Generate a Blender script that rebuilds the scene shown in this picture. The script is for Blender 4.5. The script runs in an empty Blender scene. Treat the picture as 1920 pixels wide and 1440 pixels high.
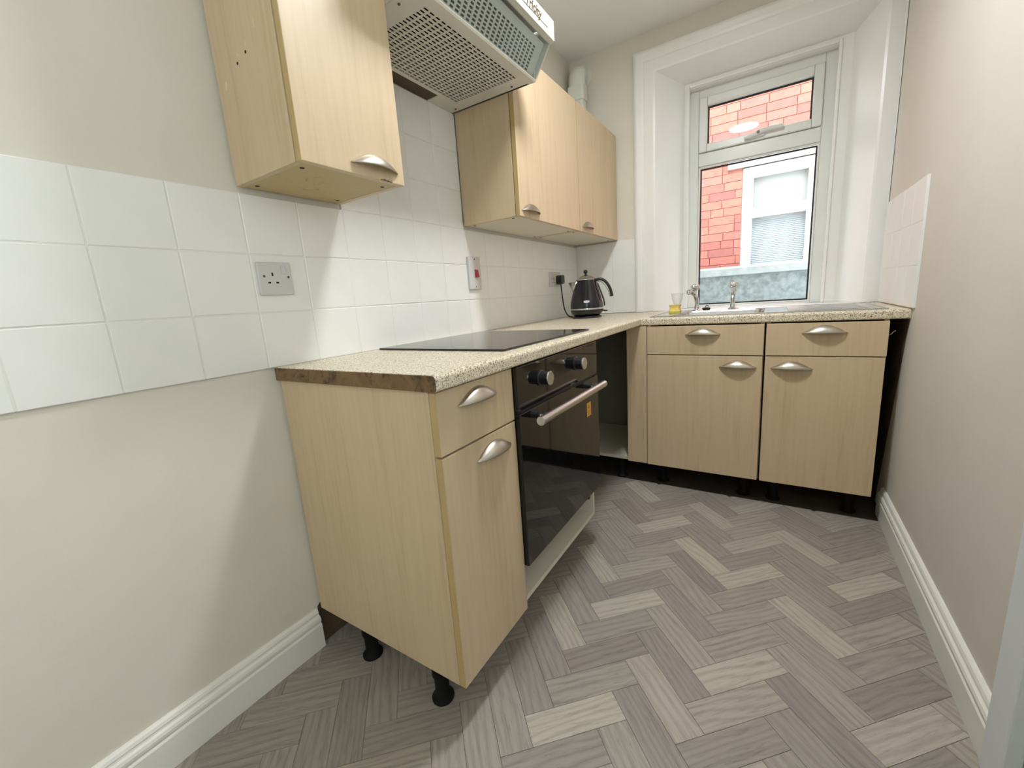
import bpy, bmesh, math, random
from mathutils import Vector, Matrix
random.seed(7)
SC = bpy.context.scene
COL = SC.collection
PI = math.pi
# ------------------------------------------------------------------ camera
F_PX = 774.84
cam_d = bpy.data.cameras.new('camera'); cam = bpy.data.objects.new('camera', cam_d); COL.objects.link(cam)
cam.location = (1.1788, -0.6075, 1.0378)
cam.rotation_euler = (math.radians(78.8633), math.radians(4.0115), math.radians(32.3757))
cam_d.sensor_fit = 'HORIZONTAL'; cam_d.sensor_width = 36.0
cam_d.lens = 36.0*F_PX/1920.0
cam_d.shift_x = (960-951.77)/1920.0
cam_d.shift_y = -(720-714.92)/1920.0
cam_d.clip_start = 0.02
SC.camera = cam
# ------------------------------------------------------------------ sky (overcast) and exposure
SKY = 2.3
wd = bpy.data.worlds.new('overcast_sky'); SC.world = wd; wd.use_nodes = True
bg = wd.node_tree.nodes['Background']
bg.inputs[0].default_value = (0.92, 0.962, 1.0, 1); bg.inputs[1].default_value = SKY
vs = SC.view_settings
vs.view_transform = 'Standard'; vs.look = 'None'; vs.gamma = 1.0; vs.use_curve_mapping = False
vs.exposure = 1.1
LAMP_E = 80.0
LAMP_C = (0.97, 1.0, 1.05)
# ------------------------------------------------------------------ room constants (metres)
W, D, CEIL = 1.614, 2.174, 2.488
YB = -2.5                                   # back of the room, behind the camera
WT, WTB = 0.899, 0.862                      # worktop top and underside
WF = 0.609                                  # worktop front edge along the left wall
YC = 1.531                                  # worktop front edge along the window wall
FX, FY = 0.592, 1.526                       # faces of the fronts
ZB = 0.125                                  # underside of the base units
UZ, UT = 1.368, 1.985                       # wall units
# ------------------------------------------------------------------ materials
def srgb(r, g, b):
    f = lambda c: (c/255/12.92) if c/255 <= 0.04045 else ((c/255+0.055)/1.055)**2.4
    return (f(r), f(g), f(b), 1)
MATS = {}
def base_mat(name, col=(.8,.8,.8,1), rough=.5, metal=0.0, spec=.5):
    m = bpy.data.materials.new(name); m.use_nodes = True
    b = m.node_tree.nodes['Principled BSDF']
    b.inputs['Base Color'].default_value = col; b.inputs['Roughness'].default_value = rough
    b.inputs['Metallic'].default_value = metal
    b.inputs['Specular IOR Level'].default_value = spec
    MATS[name] = m
    return m, m.node_tree.nodes, m.node_tree.links, b
def node(ns, t, **kw):
    n = ns.new(t)
    for k, v in kw.items():
        if k.startswith('i_'): n.inputs[k[2:].replace('_', ' ')].default_value = v
        else: setattr(n, k, v)
    return n
def ramp(ns, stops):
    r = ns.new('ShaderNodeValToRGB'); e = r.color_ramp.elements
    e[0].position, e[0].color = stops[0]; e[1].position, e[1].color = stops[-1]
    for p, c in stops[1:-1]:
        x = e.new(p); x.color = c
    return r
def mapped(ns, ls, scale, rot=(0,0,0), rnd=True):
    tc = ns.new('ShaderNodeTexCoord'); mp = ns.new('ShaderNodeMapping')
    mp.inputs['Scale'].default_value = scale; mp.inputs['Rotation'].default_value = rot
    ls.new(tc.outputs['Object'], mp.inputs['Vector'])
    if rnd:
        oi = ns.new('ShaderNodeObjectInfo'); ml = node(ns, 'ShaderNodeMath', operation='MULTIPLY'); ml.inputs[1].default_value = 37.0
        ls.new(oi.outputs['Random'], ml.inputs[0])
        cb = ns.new('ShaderNodeCombineXYZ'); [ls.new(ml.outputs[0], cb.inputs[i]) for i in range(3)]
        ls.new(cb.outputs[0], mp.inputs['Location'])
    return mp
def bump(ns, ls, b, src, strength, dist=.002):
    bp = ns.new('ShaderNodeBump'); bp.inputs['Strength'].default_value = strength; bp.inputs['Distance'].default_value = dist
    ls.new(src, bp.inputs['Height']); ls.new(bp.outputs[0], b.inputs['Normal'])

def plaster(name, c1, c2, rough=.75, bs=.25, scale=3.0):
    m, ns, ls, b = base_mat(name, c1, rough)
    mp = mapped(ns, ls, (1,1,1), rnd=False)
    n = node(ns, 'ShaderNodeTexNoise', i_Scale=scale, i_Detail=5.0, i_Roughness=.6); ls.new(mp.outputs[0], n.inputs['Vector'])
    r = ramp(ns, [(.35, c1), (.68, c2)]); ls.new(n.outputs[0], r.inputs[0]); ls.new(r.outputs[0], b.inputs['Base Color'])
    n2 = node(ns, 'ShaderNodeTexNoise', i_Scale=42.0, i_Detail=4.0); ls.new(mp.outputs[0], n2.inputs['Vector'])
    bump(ns, ls, b, n2.outputs[0], bs, .0025)
    return m
plaster('wall_paint', srgb(221,216,201), srgb(226,221,207))
plaster('wall_paint_grey', srgb(215,209,197), srgb(220,214,203))
plaster('ceiling_paint', srgb(240,240,235), srgb(243,243,238), bs=.1)
plaster('tile_paint', srgb(237,238,232), srgb(241,241,236), rough=.32, bs=.06, scale=6)
plaster('grout_paint', srgb(228,227,218), srgb(234,233,225), rough=.6, bs=.2)
plaster('gloss_white', srgb(238,238,234), srgb(242,242,238), rough=.3, bs=.05)
plaster('skirting_white', srgb(233,232,222), srgb(237,236,228), rough=.35, bs=.05)
plaster('upvc', srgb(226,229,224), srgb(230,233,228), rough=.28, bs=.01)
plaster('door_paint', srgb(222,228,230), srgb(226,232,234), rough=.4, bs=.05)
plaster('concrete_floor', srgb(66,58,52), srgb(86,76,68), rough=.9, bs=.6, scale=9)
plaster('dark_wall_patch', srgb(74,58,46), srgb(104,84,68), rough=.95, bs=.8, scale=12)
plaster('white_plastic', srgb(222,222,216), srgb(226,226,220), rough=.4, bs=.01)
plaster('socket_plastic', srgb(206,206,202), srgb(210,210,206), rough=.35, bs=.01)
plaster('duct_plastic', srgb(222,224,212), srgb(228,229,218), rough=.45, bs=.02)

def wood(name, lo, mid, hi, rough=.42, axis='z'):
    m, ns, ls, b = base_mat(name, mid, rough)
    sc = {'z': (46,46,2.2), 'y': (46,2.2,46), 'x': (2.2,46,46)}[axis]
    mp = mapped(ns, ls, sc)
    n = node(ns, 'ShaderNodeTexNoise', i_Scale=1.6, i_Detail=6.0, i_Roughness=.62, i_Distortion=.35); ls.new(mp.outputs[0], n.inputs['Vector'])
    sc2 = tuple(v*.16 for v in sc); mp2 = mapped(ns, ls, sc2)
    n2 = node(ns, 'ShaderNodeTexNoise', i_Scale=1.2, i_Detail=3.0, i_Distortion=.8); ls.new(mp2.outputs[0], n2.inputs['Vector'])
    mx = node(ns, 'ShaderNodeMath', operation='ADD'); m1 = node(ns, 'ShaderNodeMath', operation='MULTIPLY'); m1.inputs[1].default_value = .62
    m2 = node(ns, 'ShaderNodeMath', operation='MULTIPLY'); m2.inputs[1].default_value = .38
    ls.new(n.outputs[0], m1.inputs[0]); ls.new(n2.outputs[0], m2.inputs[0]); ls.new(m1.outputs[0], mx.inputs[0]); ls.new(m2.outputs[0], mx.inputs[1])
    r = ramp(ns, [(.30, lo), (.47, mid), (.72, hi)]); ls.new(mx.outputs[0], r.inputs[0]); ls.new(r.outputs[0], b.inputs['Base Color'])
    bump(ns, ls, b, n.outputs[0], .06, .001)
    return m
wood('maple', srgb(193,168,132), srgb(208,185,150), srgb(215,193,160))
wood('maple_edge', srgb(176,148,98), srgb(190,163,112), srgb(200,174,124), axis='z')

# grubby underside of the wall units (stains have their own shape)
def grubby(name, c1, c2, stain, amt):
    m, ns, ls, b = base_mat(name, c1, .6)
    mp = mapped(ns, ls, (1,1,1), rnd=False)
    n = node(ns, 'ShaderNodeTexNoise', i_Scale=16.0, i_Detail=8.0, i_Roughness=.75, i_Distortion=1.2); ls.new(mp.outputs[0], n.inputs['Vector'])
    r = ramp(ns, [(0.0, c1), (amt, c2), (amt+.10, stain)]); ls.new(n.outputs[0], r.inputs[0]); ls.new(r.outputs[0], b.inputs['Base Color'])
    return m
grubby('stained_maple', srgb(206,186,142), srgb(196,174,128), srgb(140,112,66), .60)
grubby('cream_board', srgb(228,223,206), srgb(222,216,197), srgb(150,128,84), .68)
grubby('chipboard', srgb(150,122,84), srgb(118,90,56), srgb(62,44,28), .52)
grubby('hood_cream', srgb(230,227,214), srgb(226,222,208), srgb(206,196,166), .70)
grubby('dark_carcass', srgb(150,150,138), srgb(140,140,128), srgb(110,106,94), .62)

def speckle():
    m, ns, ls, b = base_mat('speckled_laminate', srgb(214,200,168), .35)
    mp = mapped(ns, ls, (1,1,1), rnd=False)
    n = node(ns, 'ShaderNodeTexVoronoi', i_Scale=420.0); ls.new(mp.outputs[0], n.inputs['Vector'])
    sp_ = ns.new('ShaderNodeSeparateColor'); ls.new(n.outputs['Color'], sp_.inputs[0])
    r = ramp(ns, [(0.0, srgb(84,74,58)), (.10, srgb(112,100,78)), (.16, srgb(176,160,126)), (.34, srgb(214,201,170)), (1.0, srgb(240,232,212))])
    ls.new(sp_.outputs[0], r.inputs[0]); ls.new(r.outputs[0], b.inputs['Base Color'])
speckle()

def vinyl():
    m, ns, ls, b = base_mat('vinyl_plank', srgb(140,130,122), .42)
    mp = mapped(ns, ls, (7,75,75))
    n = node(ns, 'ShaderNodeTexNoise', i_Scale=1.7, i_Detail=7.0, i_Roughness=.72, i_Distortion=.6); ls.new(mp.outputs[0], n.inputs['Vector'])
    mp3 = mapped(ns, ls, (2.6,9,9))
    wv = node(ns, 'ShaderNodeTexWave', wave_type='BANDS', bands_direction='Y', i_Scale=1.7, i_Distortion=16.0, i_Detail=3.0); wv.inputs['Detail Scale'].default_value = .42
    ls.new(mp3.outputs[0], wv.inputs['Vector'])
    at = node(ns, 'ShaderNodeAttribute', attribute_type='OBJECT', attribute_name='tone')
    # print tone: dark mauve grey -> mid -> pale oak grey
    tone = ramp(ns, [(0.0, srgb(140,131,127)), (.35, srgb(155,147,139)), (.65, srgb(167,159,148)), (1.0, srgb(189,182,166))])
    ls.new(at.outputs['Fac'], tone.inputs[0])
    gr = ramp(ns, [(.32, (.68,.67,.67,1)), (.46, (.97,.97,.97,1)), (.70, (1.12,1.12,1.11,1))]); ls.new(n.outputs[0], gr.inputs[0])
    gw = ramp(ns, [(0.0, (.86,.855,.85,1)), (.35, (.98,.98,.98,1)), (1.0, (1.04,1.04,1.04,1))]); ls.new(wv.outputs[0], gw.inputs[0])
    m1 = node(ns, 'ShaderNodeMixRGB', blend_type='MULTIPLY'); m1.inputs[0].default_value = 1
    m2 = node(ns, 'ShaderNodeMixRGB', blend_type='MULTIPLY'); m2.inputs[0].default_value = 1
    ls.new(tone.outputs[0], m1.inputs[1]); ls.new(gr.outputs[0], m1.inputs[2]); ls.new(m1.outputs[0], m2.inputs[1]); ls.new(gw.outputs[0], m2.inputs[2])
    ls.new(m2.outputs[0], b.inputs['Base Color'])
    bump(ns, ls, b, n.outputs[0], .12, .0008)
vinyl()

def metal(name, col, rough, aniso=None):
    m, ns, ls, b = base_mat(name, col, rough, 1.0)
    if aniso:
        mp = mapped(ns, ls, aniso); n = node(ns, 'ShaderNodeTexNoise', i_Scale=3.0, i_Detail=4.0); ls.new(mp.outputs[0], n.inputs['Vector'])
        bump(ns, ls, b, n.outputs[0], .08, .0006)
metal('brushed_nickel', srgb(192,185,172), .34, (8,8,300))
metal('steel', srgb(205,205,204), .24, (6,200,200))
metal('chrome', srgb(214,216,218), .07)
metal('brass_dark', srgb(110,92,60), .4)
metal('screw_dark', srgb(90,86,80), .45)
base_mat('black_glass', (.006,.006,.006,1), .045, 0, .6)
base_mat('hob_glass', (.010,.010,.011,1), .10, 0, .55)
base_mat('black_plastic', (.012,.012,.013,1), .38)
base_mat('kettle_black', (.008,.008,.014,1), .12, 0, .6)
base_mat('dark_hole', (.012,.010,.009,1), .8)
base_mat('foot_black', (.006,.006,.006,1), .7, 0, .2)
base_mat('red_rocker', srgb(168,44,46), .35)
base_mat('orange_sticker', srgb(216,160,60), .5)
base_mat('sticker_ink', srgb(150,104,30), .5)
base_mat('gasket', (.010,.010,.010,1), .55)
base_mat('gold_print', srgb(74,54,12), .6)
base_mat('ink_brown', srgb(60,52,34), .5)
base_mat('brown_board', srgb(86,72,52), .7)
base_mat('hood_inside', srgb(26,26,28), .8)
base_mat('tape', srgb(208,190,140), .6)
base_mat('scuff_pale', srgb(222,208,180), .7)
plaster('sponge_yellow', srgb(232,208,118), srgb(224,196,98), rough=.95, bs=1.0, scale=60)
plaster('sponge_green', srgb(196,190,92), srgb(180,176,80), rough=.95, bs=1.0, scale=60)
plaster('plaque', srgb(214,214,216), srgb(220,220,222), rough=.3, bs=0)

def glassy(name, tint=(1,1,1,1), rough=0.0, refl=1.0):
    m = bpy.data.materials.new(name); m.use_nodes = True; MATS[name] = m
    ns, ls = m.node_tree.nodes, m.node_tree.links; ns.clear()
    o = ns.new('ShaderNodeOutputMaterial'); mx = ns.new('ShaderNodeMixShader'); t = ns.new('ShaderNodeBsdfTransparent'); g = ns.new('ShaderNodeBsdfGlossy')
    fr = ns.new('ShaderNodeFresnel'); fr.inputs[0].default_value = 1.5
    ge = ns.new('ShaderNodeNewGeometry'); ir = node(ns, 'ShaderNodeMapRange'); ir.inputs['To Min'].default_value = 1.5; ir.inputs['To Max'].default_value = 1/1.5
    ls.new(ge.outputs['Backfacing'], ir.inputs['Value']); ls.new(ir.outputs[0], fr.inputs[0])
    ml = node(ns, 'ShaderNodeMath', operation='MULTIPLY'); ml.inputs[1].default_value = refl
    t.inputs[0].default_value = tint; g.inputs['Roughness'].default_value = rough
    ls.new(fr.outputs[0], ml.inputs[0]); ls.new(ml.outputs[0], mx.inputs[0]); ls.new(t.outputs[0], mx.inputs[1]); ls.new(g.outputs[0], mx.inputs[2]); ls.new(mx.outputs[0], o.inputs[0])
glassy('window_glass', (.98,1.0,1.0,1), .0, .8)
glassy('visor_glass', (.92,.96,.97,1), .02, 1.3)
def clear_plastic():
    m, ns, ls, b = base_mat('clear_plastic', (.96,.97,.97,1), .12)
    b.inputs['Alpha'].default_value = .5
clear_plastic()
def lamp_mat():
    m = bpy.data.materials.new('lamp_diffuser'); m.use_nodes = True; MATS['lamp_diffuser'] = m
    ns, ls = m.node_tree.nodes, m.node_tree.links; ns.clear()
    o = ns.new('ShaderNodeOutputMaterial'); e = ns.new('ShaderNodeEmission')
    e.inputs[0].default_value = (*LAMP_C, 1); e.inputs[1].default_value = LAMP_E; ls.new(e.outputs[0], o.inputs[0])
lamp_mat()

# outside
def brick_mat():
    m, ns, ls, b = base_mat('red_brick', srgb(190,98,78), .85)
    oi = ns.new('ShaderNodeObjectInfo')
    r = ramp(ns, [(0.0, srgb(188,116,106)), (.3, srgb(203,128,112)), (.6, srgb(208,136,118)), (.85, srgb(197,120,111)), (1.0, srgb(178,112,106))])
    ls.new(oi.outputs['Random'], r.inputs[0])
    mp = mapped(ns, ls, (1,1,1)); n = node(ns, 'ShaderNodeTexNoise', i_Scale=22.0, i_Detail=6.0, i_Roughness=.7); ls.new(mp.outputs[0], n.inputs['Vector'])
    g = ramp(ns, [(.3, (.82,.80,.80,1)), (.6, (1,1,1,1)), (.8, (1.12,1.14,1.16,1))]); ls.new(n.outputs[0], g.inputs[0])
    mx = node(ns, 'ShaderNodeMixRGB', blend_type='MULTIPLY'); mx.inputs[0].default_value = 1
    ls.new(r.outputs[0], mx.inputs[1]); ls.new(g.outputs[0], mx.inputs[2]); ls.new(mx.outputs[0], b.inputs['Base Color'])
    bump(ns, ls, b, n.outputs[0], .4, .003)
brick_mat()
plaster('mortar', srgb(150,92,80), srgb(168,112,98), rough=.95, bs=.6, scale=20)
plaster('stone_white', srgb(240,238,234), srgb(232,229,224), rough=.8, bs=.3, scale=8)
plaster('white_frame', srgb(236,236,234), srgb(240,240,238), rough=.4, bs=.02)
plaster('net_blind', srgb(206,210,208), srgb(214,217,214), rough=.8, bs=.05)
plaster('slat_blue', srgb(218,226,232), srgb(224,231,236), rough=.6, bs=.02)
plaster('render_green', srgb(122,136,136), srgb(164,176,178), rough=.9, bs=.8, scale=26)
plaster('coping_pale', srgb(168,180,180), srgb(190,199,199), rough=.9, bs=.5, scale=16)
plaster('coping_edge', srgb(226,226,214), srgb(232,232,222), rough=.8, bs=.3, scale=16)
plaster('paving', srgb(150,148,142), srgb(168,166,160), rough=.9, bs=.5, scale=6)
base_mat('slate', srgb(96,98,104), .7)

# ------------------------------------------------------------------ geometry helpers
ORG = {}                                     # world origin of each object's local frame
def thing(name, label, cat, loc=(0,0,0), group=None, kind=None):
    o = bpy.data.objects.new(name, None); COL.objects.link(o); o.location = loc; o.empty_display_size = .05
    ORG[o.name] = Vector(loc)
    if label: o['label'] = label
    if cat: o['category'] = cat
    if group: o['group'] = group
    if kind: o['kind'] = kind
    return o
def link_mesh(name, me, mat, parent=None, org=None, smooth=False):
    """me is in world coordinates; shift it into the parent's (or its own) local frame"""
    o = bpy.data.objects.new(name, me); COL.objects.link(o)
    if parent is not None:
        org = ORG[parent.name]; o.parent = parent
    elif org is None: org = Vector((0,0,0))
    else: org = Vector(org); o.location = org
    ORG[o.name] = Vector(org)
    me.transform(Matrix.Translation(-Vector(org)))
    if mat: me.materials.append(MATS[mat])
    if smooth:
        for p in me.polygons: p.use_smooth = True
    return o
def tag(o, label=None, cat=None, group=None, kind=None):
    for k, v in (('label', label), ('category', cat), ('group', group), ('kind', kind)):
        if v: o[k] = v
    return o
def bm_box(bm, x0, x1, y0, y1, z0, z1):
    vs_ = [bm.verts.new((x, y, z)) for x in (x0, x1) for y in (y0, y1) for z in (z0, z1)]
    for f in ((0,1,3,2), (4,6,7,5), (0,4,5,1), (2,3,7,6), (0,2,6,4), (1,5,7,3)):
        bm.faces.new([vs_[i] for i in f])
def finish(bm, name):
    bmesh.ops.recalc_face_normals(bm, faces=bm.faces)
    me = bpy.data.meshes.new(name); bm.to_mesh(me); bm.free(); return me
def boxes(name, bl, mat, parent=None, bev=0.0, seg=2, org=None):
    bm = bmesh.new()
    for b in bl: bm_box(bm, *b)
    o = link_mesh(name, finish(bm, name), mat, parent, org)
    if bev:
        md = o.modifiers.new('bevel', 'BEVEL'); md.width = bev; md.segments = seg; md.limit_method = 'ANGLE'; md.harden_normals = False
    return o
def box(name, b, mat, parent=None, bev=0.0, seg=2, org=None): return boxes(name, [b], mat, parent, bev, seg, org)
def prism(name, prof, axis, a, b, mat, parent=None, org=None, smooth=False, ends=True):
    """prof: list of (p,q). axis x: (y,z); y: (x,z); z: (x,y)"""
    bm = bmesh.new()
    def pt(p, q, t): return {'x': (t, p, q), 'y': (p, t, q), 'z': (p, q, t)}[axis]
    A = [bm.verts.new(pt(p, q, a)) for p, q in prof]; B = [bm.verts.new(pt(p, q, b)) for p, q in prof]
    n = len(prof)
    for i in range(n): bm.faces.new((A[i], A[(i+1) % n], B[(i+1) % n], B[i]))
    if ends: bm.faces.new(A); bm.faces.new(B[::-1])
    return link_mesh(name, finish(bm, name), mat, parent, org, smooth)
def lathe(name, prof, c, mat, parent=None, n=32, axis='z', org=None, smooth=True, scale=(1,1)):
    """prof: list of (r, h) along axis from c"""
    bm = bmesh.new(); rings = []
    for r, h in prof:
        ring = []
        for k in range(n):
            a = 2*PI*k/n; u, v = r*math.cos(a)*scale[0], r*math.sin(a)*scale[1]
            p = {'z': (u, v, h), 'x': (h, u, v), 'y': (u, h, v)}[axis]
            ring.append(bm.verts.new((c[0]+p[0], c[1]+p[1], c[2]+p[2])))
        rings.append(ring)
    for A, B in zip(rings, rings[1:]):
        for k in range(n): bm.faces.new((A[k], A[(k+1) % n], B[(k+1) % n], B[k]))
    if prof[0][0] > 1e-6: bm.faces.new(rings[0])
    if prof[-1][0] > 1e-6: bm.faces.new(rings[-1][::-1])
    bmesh.ops.remove_doubles(bm, verts=bm.verts, dist=1e-7)
    o = link_mesh(name, finish(bm, name), mat, parent, org, smooth)
    if smooth:
        md = o.modifiers.new('edge', 'EDGE_SPLIT'); md.split_angle = math.radians(38)
    return o
def spline(pts, m=8):
    P = [Vector(p) for p in pts]; out = []
    for i in range(len(P)-1):
        p0, p1, p2, p3 = P[max(i-1,0)], P[i], P[i+1], P[min(i+2, len(P)-1)]
        for k in range(m):
            t = k/m; out.append(.5*((2*p1)+(-p0+p2)*t+(2*p0-5*p1+4*p2-p3)*t*t+(-p0+3*p1-3*p2+p3)*t**3))
    out.append(P[-1]); return out
def tube(name, pts, rad, mat, parent=None, n=12, org=None, smooth=True, flat=None, up=None):
    """rad: float or list. flat=(a,b) scales the section along its two axes"""
    P = [Vector(p) for p in pts]; bm = bmesh.new(); rings = []
    nrm = None
    for i, p in enumerate(P):
        t = (P[min(i+1, len(P)-1)]-P[max(i-1, 0)]).normalized()
        if nrm is None:
            u0 = Vector(up) if up else (Vector((0,0,1)) if abs(t.z) < .9 else Vector((1,0,0)))
            nrm = (u0-t*u0.dot(t)).normalized()
        else: nrm = (nrm-t*nrm.dot(t)).normalized()
        bi = t.cross(nrm); r = rad if isinstance(rad, (int, float)) else rad[min(i, len(rad)-1)]
        fa, fb = flat if flat else (1, 1)
        rings.append([bm.verts.new(p+nrm*(r*fa*math.cos(2*PI*k/n))+bi*(r*fb*math.sin(2*PI*k/n))) for k in range(n)])
    for A, B in zip(rings, rings[1:]):
        for k in range(n): bm.faces.new((A[k], A[(k+1) % n], B[(k+1) % n], B[k]))
    bm.faces.new(rings[0]); bm.faces.new(rings[-1][::-1])
    o = link_mesh(name, finish(bm, name), mat, parent, org, smooth)
    if smooth:
        md = o.modifiers.new('edge', 'EDGE_SPLIT'); md.split_angle = math.radians(50)
    return o
def dup(o, parent, offset=(0,0,0), name=None):
    c = o.copy(); COL.objects.link(c); c.name = name or o.name.split('.')[0]; c.parent = parent
    c.location = Vector(o.location)+Vector(offset); return c
def ident(pts): return pts

# ================================================================== THE SETTING
T = .12
# floor: dark bare screed slab carrying the printed vinyl planks
floor = box('floor', (-T, W+T, YB-T, D+.45, -.10, -.0016), 'concrete_floor'); tag(floor, kind='structure')
ceiling = box('ceiling', (-T, W+T, YB-T, D+T, CEIL, CEIL+.1), 'ceiling_paint'); tag(ceiling, kind='structure')
wall_left = box('wall_left', (-T, 0, YB-T, D+T, -.1, CEIL), 'wall_paint'); tag(wall_left, kind='structure')
# right wall with the doorway near the camera
DY0, DY1, DZ = -.42, .405, 2.02
BY0, BY1, BZ0, BZ1 = -2.36, -.90, .90, 2.18; BYM = (BY0+BY1)/2
wall_right = boxes('wall_right', [(W, W+T, DY1, D+T, -.1, CEIL), (W, W+T, BY1, DY0, -.1, CEIL), (W, W+T, YB-T, BY0, -.1, CEIL), (W, W+T, BY0, BY1, -.1, BZ0), (W, W+T, BY0, BY1, BZ1, CEIL), (W, W+T, DY0, DY1, DZ, CEIL)], 'wall_paint_grey'); tag(wall_right, kind='structure')
# far wall with the window opening (splayed reveal is the timber lining)
OX0, OX1, OZ0, OZ1 = .535, 1.548, .86, 2.268
YO = 2.46                                    # outer face of the far wall
wall_far = boxes('wall_far', [(-T, OX0, D, YO, -.1, CEIL), (OX1, W+T, D, YO, -.1, CEIL), (OX0, OX1, D, YO, -.1, OZ0), (OX0, OX1, D, YO, OZ1, CEIL)], 'wall_paint'); tag(wall_far, kind='structure')
wall_back = box('wall_back', (-T, W+T, YB-T, YB, -.1, CEIL), 'wall_paint'); tag(wall_back, kind='structure')
# unseen window added in the right wall behind the camera for fill light
w2 = thing('fill_window', 'added unseen white window in the right wall for fill light', None, (W+.06, -1.6, BZ0), kind='structure')
def wbox(y0, y1, z0, z1, d0=.03, d1=.09): return (W+d0, W+d1, y0, y1, z0, z1)
boxes('frame', [wbox(BY0, BY0+.05, BZ0, BZ1), wbox(BY1-.05, BY1, BZ0, BZ1), wbox(BY0+.05, BY1-.05, BZ0, BZ0+.05), wbox(BY0+.05, BY1-.05, BZ1-.05, BZ1), wbox(BYM-.02, BYM+.02, BZ0+.05, BZ1-.05)], 'upvc', w2, .004)
for a, b in ((BY0+.05, BYM-.02), (BYM+.02, BY1-.05)): box('pane', wbox(a, b, BZ0+.05, BZ1-.05, .058, .062), 'window_glass', w2)

# ---- vinyl planks in herringbone
PWD, PLN = .0789, .2404
RT = math.sqrt(.5)
def clip(poly, ax, val, keep_less):
    out = []
    for i, p in enumerate(poly):
        q = poly[(i+1) % len(poly)]
        ip = (p[ax] <= val) == keep_less or abs(p[ax]-val) < 1e-9; iq = (q[ax] <= val) == keep_less or abs(q[ax]-val) < 1e-9
        if ip: out.append(p)
        if ip != iq:
            t = (val-p[ax])/(q[ax]-p[ax]); out.append((p[0]+(q[0]-p[0])*t, p[1]+(q[1]-p[1])*t))
    return out
# reference: left corner of one 45-degree plank
X0, Y0 = .690, -.003
TONE = {(12,0,'B'):.85, (12,0,'A'):.25, (13,0,'A'):.4, (11,0,'B'):.4, (11,0,'A'):.55, (10,0,'B'):.15, (11,1,'B'):.75, (12,1,'B'):.25, (13,1,'A'):.7, (12,1,'A'):.55, (10,0,'A'):.85, (9,0,'B'):.5, (10,1,'B'):.35, (11,1,'A'):.5, (12,2,'B'):.2, (9,0,'A'):.35, (8,0,'B'):.45, (10,2,'B'):.75, (11,2,'B'):.25, (13,2,'A'):.5, (12,2,'A'):.2, (9,1,'B'):.35, (10,1,'A'):.7, (8,0,'A'):.5, (7,0,'B'):.35, (8,1,'B'):.9, (9,1,'A'):.25, (9,2,'B'):.35, (11,2,'A'):.2, (10,2,'A'):.5, (6,0,'B'):.8, (7,0,'A'):.65, (7,1,'B'):.15, (8,1,'A'):.85, (8,2,'B'):.3, (9,2,'A'):.8, (5,0,'B'):.25, (6,0,'A'):.25, (6,1,'B'):.5, (7,1,'A'):.4, (7,2,'B'):.45, (8,2,'A'):.15, (4,0,'B'):.45, (5,0,'A'):.9, (5,1,'B'):.3, (6,1,'A'):.45, (6,2,'B'):.8, (7,2,'A'):.5, (3,0,'B'):.8, (4,0,'A'):.4, (4,1,'B'):.6, (5,1,'A'):.5, (2,0,'B'):.3, (5,2,'B'):.45, (3,0,'A'):.15, (6,2,'A'):.35, (3,1,'B'):.25, (4,1,'A'):.85, (1,0,'B'):.3, (2,0,'A'):.5, (4,2,'B'):.55, (2,1,'B'):.75, (5,2,'A'):.1, (0,0,'B'):.5, (3,1,'A'):.65, (1,0,'A'):.9, (3,2,'B'):.15, (-1,-1,'A'):.3, (1,1,'B'):.25, (4,2,'A'):.75, (-1,0,'B'):.5, (2,1,'A'):.25, (0,0,'A'):.25, (2,2,'B'):.3, (0,1,'B'):.55, (3,2,'A'):.15, (1,1,'A'):.7}      # print tone of each plank, read off the floor
planks = []
gap = .0005
for i in range(-16, 30):
    for j in range(-7, 8):
        for kind in 'AB':
            if kind == 'A': u0, u1, v0, v1 = 0, PLN, 0, PWD
            else: u0, u1, v0, v1 = 0, PWD, PWD, PWD+PLN
            du, dv = i*PWD+j*PLN, i*PWD-j*PLN
            u0, u1, v0, v1 = u0+du+gap, u1+du-gap, v0+dv+gap, v1+dv-gap
            ox, oy = X0+PWD*RT, Y0-PWD*RT      # A's left corner (u=0, v=w) lands on (X0, Y0)
            to = lambda u, v: ((u-v)*RT+ox, (u+v)*RT+oy)
            poly = [to(u0, v0), to(u1, v0), to(u1, v1), to(u0, v1)]
            cx = sum(p[0] for p in poly)/4; cy = sum(p[1] for p in poly)/4
            if not (-.3 < cx < W+.3 and -.85 < cy < 1.75): continue
            pc = poly
            for ax, val, less in ((0, .001, False), (0, W-.001, True), (1, -.62, False), (1, 1.572, True)):
                if pc: pc = clip(pc, ax, val, less)
            if len(pc) < 3: continue
            ar = abs(sum(pc[k][0]*pc[(k+1) % len(pc)][1]-pc[(k+1) % len(pc)][0]*pc[k][1] for k in range(len(pc))))/2
            if ar < .00015: continue
            # wholly hidden behind the carcasses
            if max(p[0] for p in pc) < .34 and cy > .30: continue
            if max(p[0] for p in pc) < .10 and cy < -.45: continue
            planks.append((cx, cy, kind, pc, TONE.get((i, j, kind), random.uniform(.2, .6))))
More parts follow.
